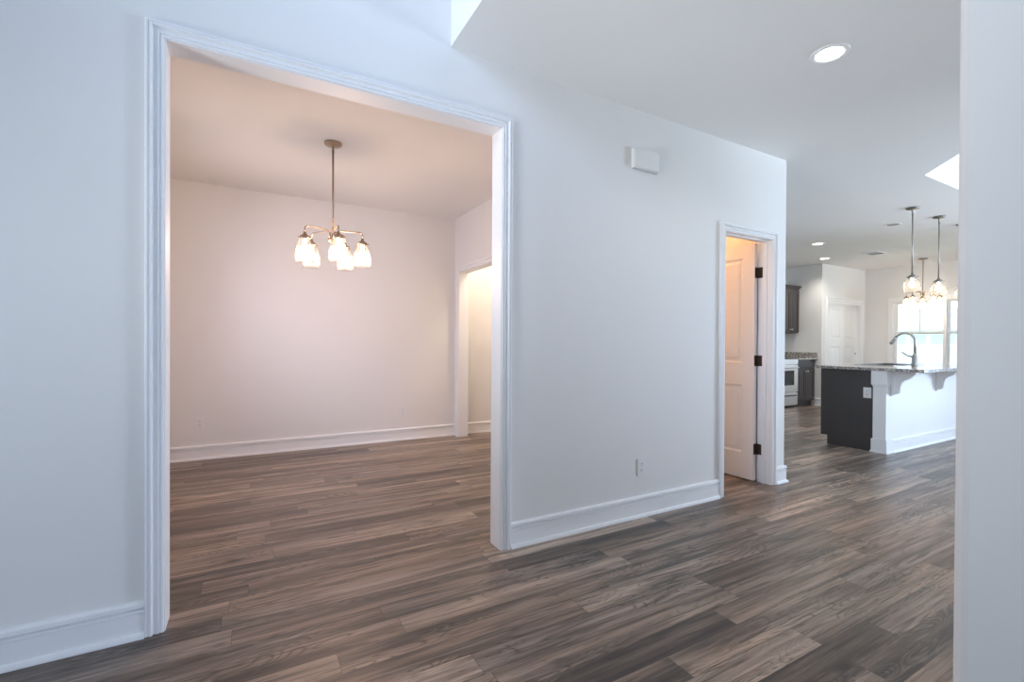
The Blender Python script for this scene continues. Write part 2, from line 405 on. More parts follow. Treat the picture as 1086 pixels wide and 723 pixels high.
# ------------------------------------------------------------------ trim
CASE = [(.004, 0), (.004, .009), (.006, .012), (.014, .012), (.0155, .008), (.0175, .008), (.020, .015), (.026, .014), (.035, .010), (.0385, .009), (.040, .017), (.0425, .023), (.049, .023), (.0505, .017), (.0525, .017), (.055, .021), (.061, .021), (.064, .017), (.064, 0)]
def casing(mb, a0, a1, top, fn, prof=CASE):
    """U shaped mitred casing round an opening a0..a1; fn(a, out, z) -> xyz; 'out' is distance off the wall"""
    paths = []
    for wd, t in prof:
        paths.append([mb.bm.verts.new(fn(*p)) for p in ((a0-wd, t, 0), (a0-wd, t, top+wd), (a1+wd, t, top+wd), (a1+wd, t, 0))])
    n = len(paths)
    for i in range(n):
        A, B = paths[i], paths[(i+1) % n]
        for k in range(3): mb.bm.faces.new((A[k], A[k+1], B[k+1], B[k]))
    mb.bm.faces.new([q[0] for q in paths]); mb.bm.faces.new([q[3] for q in paths][::-1])
BASE = [(0, .0), (.028, .0), (.028, .008), (.024, .019), (.0145, .022), (.0145, .096), (.0105, .098), (.0105, .100), (.0185, .103), (.0185, .1110), (.003, .1125), (.003, .1210), (.0180, .1225), (.0170, .135), (.008, .143), (0, .144)]
def baseboard(mb, p, q, nrm, e0=0, e1=0):
    """profile swept along the floor from p to q, standing off along nrm; e0/e1 mitre slope at each end"""
    p, q, nn = Vector((*p, 0)), Vector((*q, 0)), Vector((*nrm, 0)); d = (q-p).normalized()
    A = [mb.bm.verts.new(p+nn*t+d*(e0*t)+Vector((0, 0, z))) for t, z in BASE]
    B = [mb.bm.verts.new(q+nn*t+d*(e1*t)+Vector((0, 0, z))) for t, z in BASE]
    n = len(A)
    for i in range(n): mb.bm.faces.new((A[i], A[(i+1) % n], B[(i+1) % n], B[i]))
    mb.bm.faces.new(A[::-1]); mb.bm.faces.new(B)

t = MB()
casing(t, OL, OR_, OH, lambda a, o, z: (a, Y0-o, z)); casing(t, OL, OR_, OH, lambda a, o, z: (a, Y1+o, z))
t.box(OL-J, OL, Y0-.004, Y1+.004, 0, OH+J).box(OR_, OR_+J, Y0-.004, Y1+.004, 0, OH+J).box(OL, OR_, Y0-.004, Y1+.004, OH, OH+J)
struct('trim_1', t, 'trim', 'white moulded casing around the wide opening to the dining room')
t = MB()
casing(t, DL, DR, DH, lambda a, o, z: (a, Y0-o, z)); casing(t, DL, DR, DH, lambda a, o, z: (a, Y1+o, z), [(w_*.8, t_) for w_, t_ in CASE])
t.box(DL-J, DL, Y0-.004, Y1+.004, 0, DH+J).box(DR, DR+J, Y0-.004, Y1+.004, 0, DH+J).box(DL, DR, Y0-.004, Y1+.004, DH, DH+J)
t.box(DR-.011, DR, Y1-.075, Y1-.04, 0, DH).box(DL, DL+.011, Y1-.075, Y1-.04, 0, DH).box(DL+.011, DR-.011, Y1-.075, Y1-.04, DH-.011, DH)
struct('trim_2', t, 'trim', 'white casing around the small doorway')
t = MB()
casing(t, DDY0, DDY1, DDH, lambda a, o, z: (XR-o, a, z)); casing(t, DDY0, DDY1, DDH, lambda a, o, z: (XR+.113+o, a, z))
t.box(XR-.004, XR+.117, DDY0-J, DDY0, 0, DDH+J).box(XR-.004, XR+.117, DDY1, DDY1+J, 0, DDH+J).box(XR-.004, XR+.117, DDY0, DDY1, DDH, DDH+J)
struct('trim_3', t, 'trim', 'white casing around the passage at the far right of the dining room')
t = MB()
casing(t, CL, CR_, CH, lambda a, o, z: (a, PY-o, z), [(w_*1.3, t_) for w_, t_ in CASE])
t.box(CL-J, CL, PY-.004, PY+.113, 0, CH+J).box(CR_, CR_+J, PY-.004, PY+.113, 0, CH+J).box(CL, CR_, PY-.004, PY+.113, CH, CH+J)
t.box(CL, CR_, PY+.0, PY+.018, CH-.05, CH)
struct('trim_4', t, 'trim', 'white casing around the sliding closet doors')

CW = .064
t = MB(); baseboard(t, (-2.4, Y0), (OL-CW, Y0), (0, -1)); struct('baseboard_left', t, 'trim', 'white baseboard left of the wide opening')
t = MB(); baseboard(t, (OR_+CW, Y0), (DL-CW, Y0), (0, -1)); struct('baseboard_middle', t, 'trim', 'white baseboard between the wide opening and the small doorway')
t = MB(); baseboard(t, (DR+CW, Y0), (XE, Y0), (0, -1), 0, 1); baseboard(t, (XE, Y0), (XE, KY), (1, 0), -1, 0)
struct('baseboard_corner', t, 'trim', 'white baseboard wrapping the end of the wall by the small doorway')
t = MB(); baseboard(t, (XDL, YB), (XR, YB), (0, -1)); struct('baseboard_dining_back', t, 'trim', 'white baseboard along the dining room back wall')
t = MB(); baseboard(t, (XR, Y1+.07), (XR, DDY0-CW), (-1, 0)); struct('baseboard_dining_right', t, 'trim', 'baseboard along the dining room right wall')
t = MB(); baseboard(t, (XR+.113, YB), (3.0, YB), (0, -1)); struct('baseboard_passage', t, 'trim', 'white baseboard seen through the passage')
t = MB(); baseboard(t, (XA, -3.0), (XA, .292), (-1, 0), 0, 1); baseboard(t, (XA, .292), (4.2, .292), (0, 1), -1, 0)
struct('baseboard_right', t, 'trim', 'baseboard of the near right wall')
t = MB(); baseboard(t, (PX0, PY), (CL-.085, PY), (0, -1), -1, 0); baseboard(t, (PX0, PY), (PX0, 5.1), (-1, 0), -1, 0)
baseboard(t, (CR_+.085, PY), (WX, PY), (0, -1)); struct('baseboard_pantry', t, 'trim', 'white baseboard beside the sliding closet doors')
t = MB(); baseboard(t, (WX, PY), (WX, -4.0), (-1, 0)); struct('baseboard_window', t, 'trim', 'white baseboard under the far windows')

# ------------------------------------------------------------------ doors
def panel_leaf(mb, wd, ht, th, panels, fn):
    """door leaf, u across 0..wd, z up 0..ht, v through 0..th; moulded panels (u0,u1,z0,z1) on both faces"""
    us = sorted({0, wd, *[p[0] for p in panels], *[p[1] for p in panels]}); zs = sorted({0, ht, *[p[2] for p in panels], *[p[3] for p in panels]})
    V = lambda u, v, z: mb.bm.verts.new(fn(u, v, z))
    for v0, sg in ((0, 1), (th, -1)):
        for i in range(len(us)-1):
            for k in range(len(zs)-1):
                a, b, c, d = us[i], us[i+1], zs[k], zs[k+1]
                if any(abs(a-p[0]) < 1e-6 and abs(b-p[1]) < 1e-6 and abs(c-p[2]) < 1e-6 and abs(d-p[3]) < 1e-6 for p in panels):
                    prev = None
                    for ins, dep in ((0, 0), (.010, .009), (.022, .010), (.045, .003)):
                        ring = [V(x, v0+sg*dep, z) for x, z in ((a+ins, c+ins), (b-ins, c+ins), (b-ins, d-ins), (a+ins, d-ins))]
                        if prev:
                            for q in range(4): mb.bm.faces.new((prev[q], prev[(q+1) % 4], ring[(q+1) % 4], ring[q]))
                        prev = ring
                    mb.bm.faces.new(prev)
                else: mb.bm.faces.new([V(x, v0, z) for x, z in ((a, c), (b, c), (b, d), (a, d))])
    for A in (((0, 0), (0, ht)), ((0, ht), (wd, ht)), ((wd, ht), (wd, 0)), ((wd, 0), (0, 0))):
        mb.bm.faces.new([V(A[0][0], 0, A[0][1]), V(A[1][0], 0, A[1][1]), V(A[1][0], th, A[1][1]), V(A[0][0], th, A[0][1])])
    bmesh.ops.remove_doubles(mb.bm, verts=mb.bm.verts[:], dist=1e-6)
d = MB(); SX = DR-.048; SY = Y1+.009
panel_leaf(d, .596, 2.022, .035, [(.112, .484, .222, .812), (.112, .484, 1.005, 1.912)], lambda u, v, z: (SX+v, SY+u, z+.012))
d1 = struct('door_1', d, 'door', 'white two panel door standing open inside the small doorway')
d1['category'] = 'door'
for z in (.279, 1.035, 1.786):
    h = MB(); 
    h.box(SX+.001, SX+.035, SY-.003, SY+.001, z-.045, z+.045, .001); h.box(DR-.0035, DR+.0005, Y1-.034, Y1+.004, z-.045, z+.045, .001)
    h.lathe([(.0, -.047), (.0065, -.046), (.0065, .046), (.0, .047)], (DR-.001, Y1+.0085, z), 12)
    obj('hinge', h, 'bronze', d1, label='dark bronze hinge')
h = MB()
for s_, x in ((-1, SX), (1, SX+.035)):
    h.lathe([(0, 0), (.032, 0), (.032, s_*.006), (.012, s_*.01), (.011, s_*.03), (.024, s_*.038), (.028, s_*.05), (.02, s_*.062), (0, s_*.064)], (x, SY+.536, .93), 20, 'x')
obj('door_handle', h, 'bronze', d1)
lw = .648
for i, (x0, yy, lab) in enumerate(((CL+.002, PY+.024, 'left leaf of the white sliding closet doors, in front'), (CR_-.002-lw, PY+.068, 'right leaf of the white sliding closet doors, set further back'))):
    d = MB(); panel_leaf(d, lw, 2.0, .032, [(.13, .50, .2, 1.13), (.13, .50, 1.30, 1.88)], lambda u, v, z: (x0+u, yy+v, z+.012))
    dd = struct('door_%d' % (i+2), d, 'door', lab); dd['category'] = 'door'
    if i == 1:
        h = MB().lathe([(0, -.002), (.026, -.003), (.028, 0), (.028, .002)], (x0+lw-.055, yy, 1.0), 20, 'y')
        obj('finger_pull', h, 'chrome', dd, label='round metal finger pull')

# ------------------------------------------------------------------ windows
def window(n, y0, y1, label):
    f = MB(); xo = WX+.03; fr = .010
    f.box(WX, WX+.14, y0, y0+.010, WS, WH).box(WX, WX+.14, y1-.010, y1, WS, WH).box(WX, WX+.14, y0, y1, WH-.018, WH).box(WX-.0, WX+.14, y0, y1, WS, WS+.02)
    f.box(WX+.05, WX+.11, y0+.010, y0+.010+fr, WS, WH).box(WX+.05, WX+.11, y1-.010-fr, y1-.010, WS, WH)
    o = struct('window_%d' % n, f, 'vinyl', label)
    a, b = y0+.018, y1-.018; zm = 1.425
    for nm, x, z0, z1 in (('upper_sash', WX+.085, zm-.02, WH-.02), ('lower_sash', WX+.06, WS+.02, zm+.02)):
        s_ = MB(); k = .028
        s_.box(x, x+.022, a, a+k, z0, z1).box(x, x+.022, b-k, b, z0, z1).box(x, x+.022, a+k, b-k, z0, z0+k).box(x, x+.022, a+k, b-k, z1-k, z1)
        so = obj(nm, s_, 'vinyl', o)
        if nm == 'upper_sash': obj('muntin', MB().box(x+.002, x+.02, (a+b)/2-.009, (a+b)/2+.009, z0+k, z1-k), 'vinyl', so)
        obj('pane', MB().box(x+.009, x+.013, a+k, b-k, z0+k, z1-k), 'pane', so)
    return o
window(1, *wins[0], 'left double hung window of the far kitchen wall')
window(2, *wins[1], 'middle double hung window of the far kitchen wall')
window(3, *wins[2], 'right double hung window of the far kitchen wall')
t = MB(); cw = .08
t.box(WX-.018, WX, 4.49, 4.49+cw, WS-.02, WH+cw).box(WX-.018, WX, 2.02-cw, 2.02, WS-.02, WH+cw).box(WX-.018, WX, 2.02, 4.49, WH, WH+cw)
t.box(WX-.018, WX, 3.642, 3.692, WS, WH).box(WX-.018, WX, 2.815, 2.865, WS, WH)
t.box(WX-.045, WX, 1.92, 4.59, WS-.028, WS, .003).box(WX-.016, WX, 1.94, 4.57, WS-.10, WS-.028)
struct('trim_5', t, 'trim', 'white casing and sill around the far kitchen windows')
def plain_window(n, fn, a0, a1, z0, z1, cols, rows, label):
    f = MB(); k = .05
    B = lambda u0, u1, w0, w1: f.box(*fn(u0, u1), w0, w1)
    B(a0, a0+k, z0, z1); B(a1-k, a1, z0, z1); B(a0+k, a1-k, z0, z0+k); B(a0+k, a1-k, z1-k, z1)
    for i in range(1, cols): u = a0+(a1-a0)*i/cols; B(u-.02, u+.02, z0+k, z1-k)
    for i in range(1, rows): u = z0+(z1-z0)*i/rows; B(a0+k, a1-k, u-.02, u+.02)
    o = struct('window_%d' % n, f, 'vinyl', label)
    q = fn(a0+k, a1-k); m_ = list(q)
    if abs(q[1]-q[0]) < abs(q[3]-q[2]): c_ = (q[0]+q[1])/2; m_[0], m_[1] = c_-.002, c_+.002
    else: c_ = (q[2]+q[3])/2; m_[2], m_[3] = c_-.002, c_+.002
    obj('pane', MB().box(*m_, z0+k, z1-k), 'pane', o)
plain_window(4, lambda a, b: (-2.48, -2.44, a, b), -.7, 1.5, 3.35, 4.85, 3, 1, 'high entry window behind the camera')
plain_window(5, lambda a, b: (-2.48, -2.44, a, b), .8, 1.8, 0.0, 2.05, 1, 1, 'glazed entry doorway behind the camera')
plain_window(8, lambda a, b: (a, b, -3.08, -3.04), -.1, .8, 0.0, 2.45, 2, 1, 'unseen glazed opening added for light behind the camera')  # unseen opening, added to let the rear fill lamp in
plain_window(6, lambda a, b: (XDL-.08, XDL-.04, a, b), WD0, WD1, WZ0, WZ1, 2, 2, 'dining room window out of view')
plain_window(9, lambda a, b: (WX+.05, WX+.09, a, b), -3.0, .2, .4, 2.4, 3, 1, 'wide unseen great room window added for light along the hall')  # unseen window, added so the far fill lamp reaches the hall
plain_window(7, lambda a, b: (a, b, -4.08, -4.04), GX0, GX1, .6, 2.6, 4, 1, 'great room windows out of view')

# ------------------------------------------------------------------ wall devices
def outlet(label, face, cx, cz, group=None, wide=.074, ht=.118):
    """face(a, out, z) -> xyz with a measured from the plate centre"""
    o = thing('electrical_outlet', label, 'outlet', face(0, 0, cz), group)
    def bx(a0, a1, o0, o1, z0, z1, bev=0):
        p, q = face(a0, o0, z0), face(a1, o1, z1)
        return (min(p[0], q[0]), max(p[0], q[0]), min(p[1], q[1]), max(p[1], q[1]), z0, z1, bev)
    obj('cover_plate', MB().box(*bx(-wide/2, wide/2, .0005, .006, cz-ht/2, cz+ht/2, .002)), 'plate', o)
    for s_ in (-1, 1):
        zc = cz+s_*.0205
        rc = obj('receptacle', MB().box(*bx(-.0165, .0165, .004, .0085, zc-.0145, zc+.0145, .0025)), 'plate', o)
        sl = MB()
        for a in (-.0065, .0065): sl.box(*bx(a-.0013, a+.0013, .008, .0089, zc-.002, zc+.0065))
        sl.box(*bx(-.0022, .0022, .008, .0089, zc-.0095, zc-.0055)); obj('socket_slot', sl, 'slot', rc)
    obj('screw', MB().box(*bx(-.0025, .0025, .005, .0068, cz-.0025, cz+.0025, .001)), 'chrome', o)
    return o
outlet('white wall outlet above the baseboard between the wide opening and the small doorway', lambda a, o, z: (2.30+a, Y0-o, z), 0, .338)
outlet('white outlet low on the dining room back wall, left one below the chandelier', lambda a, o, z: (-.443+a, YB-o, z), 0, .364)
outlet('white outlet low on the dining room back wall near the right corner', lambda a, o, z: (1.581+a, YB-o, z), 0, .355)

dc = thing('door_chime', 'white plastic door chime box mounted high on the wall below the ceiling', 'door chime', (2.31, Y0, 2.41))
c = MB(); hw, hh = .118, .062
front = [(-hw+.0, 0), (-hw+.0, .020), (-hw+.010, .028), (-hw*.5, .035), (0, .038), (hw*.5, .035), (hw-.010, .028), (hw, .020), (hw, 0)]
c.prism(front, lambda a, o, z: (2.31+a, Y0-o, z), 2.41-hh, 2.41+hh)
bmesh.ops.bevel(c.bm, geom=[e for e in c.bm.edges if all(v.co.y < Y0-.001 for v in e.verts) and abs(e.verts[0].co.z-e.verts[1].co.z) < 1e-5], offset=.006, segments=2, affect='EDGES')
obj('cover', c, 'chime', dc)
obj('back_plate', MB().box(2.31-hw+.006, 2.31+hw-.006, Y0-.014, Y0-.0005, 2.41-hh-.006, 2.41+hh-.002, .002), 'can', dc, label='grey slotted base plate')

# ------------------------------------------------------------------ ceiling fittings
def can_light(x, y, lit, label, group, power=0):
    o = thing('recessed_light', label, 'ceiling light', (x, y, H), group)
    obj('trim_ring', MB().lathe([(.066, .0), (.068, -.004), (.088, -.006), (.094, -.003), (.095, 0)], (x, y, H-.0005), 36), 'trim', o)
    if lit:
        obj('lens', MB().lathe([(0, -.0035), (.04, -.0035), (.0655, -.003), (.0655, -.0005)], (x, y, H-.0005), 36), 'led', o)
        l = lamp(o, (x, y, H-.02), power, (1, .94, .86), .05, 'SPOT'); l.data.spot_size = math.radians(150); l.data.spot_blend = .6
    else: obj('lens', MB().lathe([(0, -.0015), (.05, -.0015), (.0655, -.003), (.0655, -.0005)], (x, y, H-.0005), 36), 'gray', o)
    return o
can_light(2.70, 1.388, True, 'lit recessed ceiling light nearest, in the hall ceiling', 'recessed ceiling lights', 5)
can_light(7.606, 4.054, True, 'lit recessed ceiling light in the kitchen, left of the vent and nearer one', 'recessed ceiling lights', 23)
can_light(8.987, 4.672, True, 'lit recessed ceiling light at the far end, above the sliding closet doors', 'recessed ceiling lights', 23)
can_light(7.21, 2.91, False, 'unlit grey recessed ceiling light left of the first pendant', 'recessed ceiling lights')
v = thing('ceiling_vent', 'white and grey louvred ceiling vent above the far kitchen', 'vent', (9.14, 3.955, H))
f = MB(); vx, vy = .17, .12
for a in ((9.14-vx, 9.14+vx, 3.955-vy, 3.955-vy+.025), (9.14-vx, 9.14+vx, 3.955+vy-.025, 3.955+vy), (9.14-vx, 9.14-vx+.025, 3.955-vy+.025, 3.955+vy-.025), (9.14+vx-.025, 9.14+vx, 3.955-vy+.025, 3.955+vy-.025)):
    f.box(*a, H-.010, H-.0005)
obj('frame', f, 'trim', v)
obj('backing', MB().box(9.14-vx+.02, 9.14+vx-.02, 3.955-vy+.02, 3.955+vy-.02, H-.003, H-.0006), 'gray', v, label='grey duct behind the louvres')
sl = MB()
for i in range(9):
    x = 9.14-vx+.04+i*.033; s_ = 1 if i < 4 else -1
    sl.prism([(x, H-.003), (x+.003, H-.003), (x+.003+s_*.012, H-.012), (x+s_*.012, H-.012)], lambda a, b, c_: (a, c_, b), 3.955-vy+.025, 3.955+vy-.025)
obj('louvre', sl, 'trim', v)

def bell(mb, c, zt, s=1.0):
    """open bottomed bell shade, zt at the neck"""
    P = [(.030, 0), (.034, -.006), (.038, -.018), (.052, -.045), (.063, -.080), (.068, -.115), (.067, -.150), (.060, -.182)]
    P = [(r*s, z*s) for r, z in P]; inner = [(r-.0025, z) for r, z in reversed(P)]
    mb.lathe(P+inner, (c[0], c[1], zt), 28)
def chandelier(x, y, phi, zb, R, label, power, tint=(1, .665, .52)):
    o = thing('chandelier', label, 'chandelier', (x, y, H), 'five light chandeliers with bell shades')
    obj('canopy', MB().lathe([(0, -.026), (.012, -.028), (.016, -.024), (.058, -.020), (.064, -.014), (.065, -.001), (0, -.001)], (x, y, H), 36), 'nickel', o)
    hub = zb+.205
    st = MB().tube([(x, y, H-.025), (x, y, hub+.02)], .0075, 14)
    st.lathe([(0, -.075), (.0105, -.075), (.0105, -.055), (.006, -.05), (.006, -.035), (.011, -.03), (.011, -.02)], (x, y, H-.005), 14)
    obj('stem', st, 'nickel', o)
    obj('hub', MB().lathe([(0, .045), (.010, .043), (.011, .022), (.022, .018), (.034, .010), (.036, -.004), (.024, -.012), (.012, -.02), (.008, -.032), (0, -.034)], (x, y, hub), 24), 'nickel', o)
    for k in range(5):
        a = phi+k*2*PI/5; dx, dy = math.cos(a), math.sin(a)
        P = lambda r_, z: (x+dx*r_, y+dy*r_, z)
        top = hub+.075; pth = [P(.028, hub+.0)]
        pth += [P(.028, top-.025)]+[P(.028+.022*(1-math.cos(q)), top-.022+.022*math.sin(q)) for q in (PI/6, PI/3, PI/2)]
        pth += [P(R-.024+.024*math.sin(q), top-.024+.024*math.cos(q)) for q in (0, PI/6, PI/3, PI/2)]+[P(R, zb+.225)]
        arm = obj('arm', MB().tube(pth, .0055, 10), 'nickel', o)
        cp = MB().lathe([(0, .235), (.009, .233), (.012, .215), (.020, .208), (.034, .200), (.036, .188), (.036, .176), (.033, .176), (.032, .19), (0, .198)], P(R, zb), 24)
        for q in range(3):
            b = a+q*2*PI/3
            cp.tube([(x+dx*R+.03*math.cos(b), y+dy*R+.03*math.sin(b), zb+.187), (x+dx*R+.046*math.cos(b), y+dy*R+.046*math.sin(b), zb+.187)], .0035, 8)
            cp.sphere((x+dx*R+.048*math.cos(b), y+dy*R+.048*math.sin(b), zb+.187), .006, 1, 8)
        obj('socket_cup', cp, 'nickel', arm)
        sh = MB(); bell(sh, P(R, 0), zb+.184); obj('glass_shade', sh, 'shade', o, label='clear seeded glass bell shade')
        bl = MB().sphere(P(R, zb+.105), .029, 1.15); bl.tube([P(R, zb+.135), P(R, zb+.185)], .013, 12); obj('bulb', bl, 'bulb', o, label='glowing warm bulb')
        lamp(o, P(R, zb+.045), power, tint, .025)
    return o
chandelier(.555, 3.98, math.radians(56), 1.772, .222, 'five light metal chandelier with glowing bell shades in the dining room', 3.2, (1, .65, .50))
chandelier(10.466, 3.757, math.radians(20), 1.86, .24, 'small far chandelier hanging before the kitchen window behind the pendants', 1.2, (1, .88, .78))

def pendant(x, y, label):
    o = thing('pendant_light', label, 'pendant light', (x, y, H), 'pendant lights above the island')
    obj('canopy', MB().lathe([(0, -.024), (.012, -.026), (.016, -.022), (.056, -.018), (.062, -.012), (.063, -.001), (0, -.001)], (x, y, H), 32), 'pewter', o)
    zt = 1.955
    st = MB().tube([(x, y, H-.02), (x, y, zt+.03)], .0065, 12)
    st.lathe([(0, -.09), (.0095, -.09), (.0095, -.07), (.0055, -.065), (.0055, -.045), (.0095, -.04), (.0095, -.02)], (x, y, H), 12)
    obj('stem', st, 'pewter', o)
    cp = MB().lathe([(0, .05), (.009, .048), (.012, .03), (.022, .022), (.040, .012), (.043, 0), (.043, -.014), (.039, -.014), (.038, 0), (0, .008)], (x, y, zt), 24)
    for q in range(3):
        b = q*2*PI/3+.5
        cp.tube([(x+.036*math.cos(b), y+.036*math.sin(b), zt-.004), (x+.055*math.cos(b), y+.055*math.sin(b), zt-.004)], .004, 8)
        cp.sphere((x+.057*math.cos(b), y+.057*math.sin(b), zt-.004), .007, 1, 8)
    obj('socket_cup', cp, 'pewter', o)
    P = [(.036, 0), (.040, -.008), (.060, -.03), (.076, -.062), (.083, -.098), (.083, -.135), (.078, -.168)]
    sh = MB().lathe(P+[(r_-.003, z) for r_, z in reversed(P)], (x, y, zt-.006), 32); obj('glass_shade', sh, 'shade', o, label='clear seeded glass bell shade')
    bl = MB().sphere((x, y, zt-.085), .032, 1.15); bl.tube([(x, y, zt-.05), (x, y, zt)], .014, 12); obj('bulb', bl, 'bulb', o, label='glowing warm bulb')
    lamp(o, (x, y, zt-.145), 1.1, (1, .76, .54), .03)
    return o
p0 = pendant(6.53, 2.445, 'nearest glass bell pendant above the island, leftmost of the three in the photo')
for x, lab in ((7.24, 'middle glass bell pendant above the island'), (7.95, 'farthest glass bell pendant above the island, cut by the near right wall')):
    q = copy_tree(p0); q.location.x = x; q['label'] = lab

cl = thing('flush_ceiling_light', 'flush ceiling light of the small room behind the open door', 'ceiling light', (3.42, 3.6, H))
obj('base', MB().lathe([(0, -.001), (.13, -.001), (.135, -.02), (.12, -.03), (0, -.03)], (3.42, 3.6, H), 32), 'nickel', cl)
obj('glass_bowl', MB().lathe([(.12, -.03), (.115, -.06), (.08, -.09), (.03, -.103), (0, -.105)], (3.42, 3.6, H), 32), 'bulb', cl)
lamp(cl, (3.42, 3.6, H-.16), 9.5, (1, .43, .15), .08)
cl2 = copy_tree(cl); cl2.location = (2.68, 4.6, H); cl2['label'] = 'unseen flush ceiling light added to brighten the passage beyond the dining room'  # added unseen lamp that brightens the passage walls
for ch in cl2.children:
    if ch.type == 'LIGHT': ch.data = ch.data.copy(); ch.data.energy = 13; ch.data.color = (1, .80, .64)

# ------------------------------------------------------------------ kitchen island
IX0, IX1 = 5.95, 8.45; IYB, IYF = 2.545, 3.12
isl = thing('kitchen_island', 'kitchen island with charcoal end panel and white panelled seating side', 'island', (IX0, 2.44, 0))
b_ = MB().prism([(IYB, 0), (IYF-.075, 0), (IYF-.075, .105), (IYF, .105), (IYF, .896), (IYB, .896)], lambda a, z, x: (x, a, z), IX0, IX1)
b_.bm.free(); b_ = MB()
PR = [(IYB, 0), (IYF-.075, 0), (IYF-.075, .105), (IYF, .105), (IYF, .896), (IYB, .896)]
for xa, xb in ((IX0, 6.58), (7.44, IX1)): b_.prism(PR, lambda a, z, x: (x, a, z), xa, xb)
b_.prism([(IYB, 0), (IYF-.075, 0), (IYF-.075, .105), (IYF, .105), (IYF, .70), (IYB, .70)], lambda a, z, x: (x, a, z), 6.58, 7.44)
b_.box(6.58, 7.44, IYB, 2.62, .70, .896).box(6.58, 7.44, 3.10, IYF, .70, .896)
obj('cabinet_body', b_, 'cab', isl, label='charcoal cabinet body with a notched toe kick')
obj('back_panel', MB().box(6.06, IX1, 2.44, IYB, 0, .896), 'trim', isl, label='smooth white back panel')
pp = MB().box(IX0-.03, 6.06, 2.435, 2.56, .15, .75, .003)
pp.box(IX0-.042, 6.072, 2.423, 2.572, 0, .15, .004); pp.box(IX0-.05, 6.08, 2.414, 2.58, 0, .022, .004)
pp.box(IX0-.036, 6.066, 2.429, 2.566, .728, .742, .003); pp.box(IX0-.044, 6.074, 2.421, 2.574, .742, .896, .004)
obj('corner_post', pp, 'trim', isl, label='white square corner post with base and cap')
bb = MB(); baseboard(bb, (6.07, 2.44), (IX1, 2.44), (0, -1)); obj('baseboard', bb, 'trim', isl, label='white baseboard')
ap = MB().prism([(2.44, .845), (2.432, .848), (2.426, .86), (2.424, .896), (2.44, .896)], lambda a, z, x: (x, a, z), 6.075, IX1); obj('apron_moulding', ap, 'trim', isl)
for x in (6.035, 7.20, 8.36):
    prof = [(0, .905), (0, .635), (.02, .635), (.024, .645), (.05, .652), (.068, .668), (.076, .70), (.080, .735), (.092, .775), (.118, .802), (.150, .818), (.172, .835), (.182, .85), (.196, .856), (.2, .87), (.215, .878), (.215, .896), (0, .896)][1:]
    yb = 2.4225 if x < 6.1 else 2.44
    cb = MB().prism([(yb-a, z) for a, z in prof], lambda a, z, xx: (xx, a, z), x-.022, x+.022)
    cb.box(x-.034, x+.034, yb-.012, yb+.001, .625, .896, .003)
    obj('corbel', cb, 'trim', isl, label='white scrolled corbel under the counter')
outlet('white outlet on the charcoal end panel of the island', lambda a, o, z: (IX0-o, 2.625+a, z), 0, .645, None, .080, .118)

# worktop with a real sink cut-out
CT0, CT1 = .897, .928; KX0, KX1, KY0, KY1 = 6.62, 7.40, 2.66, 3.06
ct = thing('island_countertop', 'speckled granite slab overhanging the white side of the island', 'countertop', (5.9, 2.1, CT0))
s_ = MB(); s_.box(5.90, KX0, 2.10, 3.15, CT0, CT1).box(KX1, 8.5, 2.10, 3.15, CT0, CT1).box(KX0, KX1, 2.10, KY0, CT0, CT1).box(KX0, KX1, KY1, 3.15, CT0, CT1)
bmesh.ops.remove_doubles(s_.bm, verts=s_.bm.verts[:], dist=1e-5)
obj('granite_slab', s_, 'granite', ct)
sk = thing('kitchen_sink', 'steel sink set into the island countertop beyond the faucet', 'sink', (7.0, 2.86, .75))
k = MB(); g = .004
k.box(KX0+g, KX1-g, KY0+g, KY0+g+.006, .745, CT1+.004).box(KX0+g, KX1-g, KY1-g-.006, KY1-g, .745, CT1+.004).box(KX0+g, KX0+g+.006, KY0+g, KY1-g, .745, CT1+.004).box(KX1-g-.006, KX1-g, KY0+g, KY1-g, .745, CT1+.004).box(KX0+g, KX1-g, KY0+g, KY1-g, .735, .745)
obj('bowl', k, 'chrome', sk)
k = MB()
for a in ((KX0-.014, KX1+.014, KY0-.014, KY0+.01), (KX0-.014, KX1+.014, KY1-.01, KY1+.014), (KX0-.014, KX0+.01, KY0+.01, KY1-.01), (KX1-.01, KX1+.014, KY0+.01, KY1-.01)): k.box(*a, CT1+.0005, CT1+.006)
obj('rim', k, 'chrome', sk)
FX, FY = 6.98, 2.575
fa = thing('kitchen_faucet', 'tall gooseneck kitchen faucet standing on the island countertop', 'faucet', (FX, FY, CT1))
obj('base', MB().lathe([(0, 0), (.038, 0), (.038, .006), (.033, .012), (.031, .105), (.024, .125), (.017, .15), (0, .152)], (FX, FY, CT1+.0005), 24), 'chrome', fa)
rad = .098; tz = CT1+.30; ux, uy = -.35, .937
P = [(FX, FY, CT1+.12), (FX, FY, tz-.02)]+[(FX+ux*rad*(1-math.cos(q)), FY+uy*rad*(1-math.cos(q)), tz+rad*math.sin(q)) for q in [PI*i/14 for i in range(13)]]
q = PI*12/14; e = P[-1]; dz, dr = -.5, .17
obj('spout', MB().tube(P, .0135, 14), 'chrome', fa)
v1 = Vector(P[-1]); dirn = (Vector(P[-1])-Vector(P[-2])).normalized()
obj('spray_head', MB().tube([v1, v1+dirn*.02, v1+dirn*.075, v1+dirn*.095], [.0145, .017, .0185, .015], 14), 'chrome', fa)
obj('handle', MB().tube([(FX-.01, FY+.015, CT1+.105), (FX-.035, FY+.07, CT1+.125), (FX-.05, FY+.115, CT1+.165)], [.011, .009, .007], 12), 'chrome', fa)

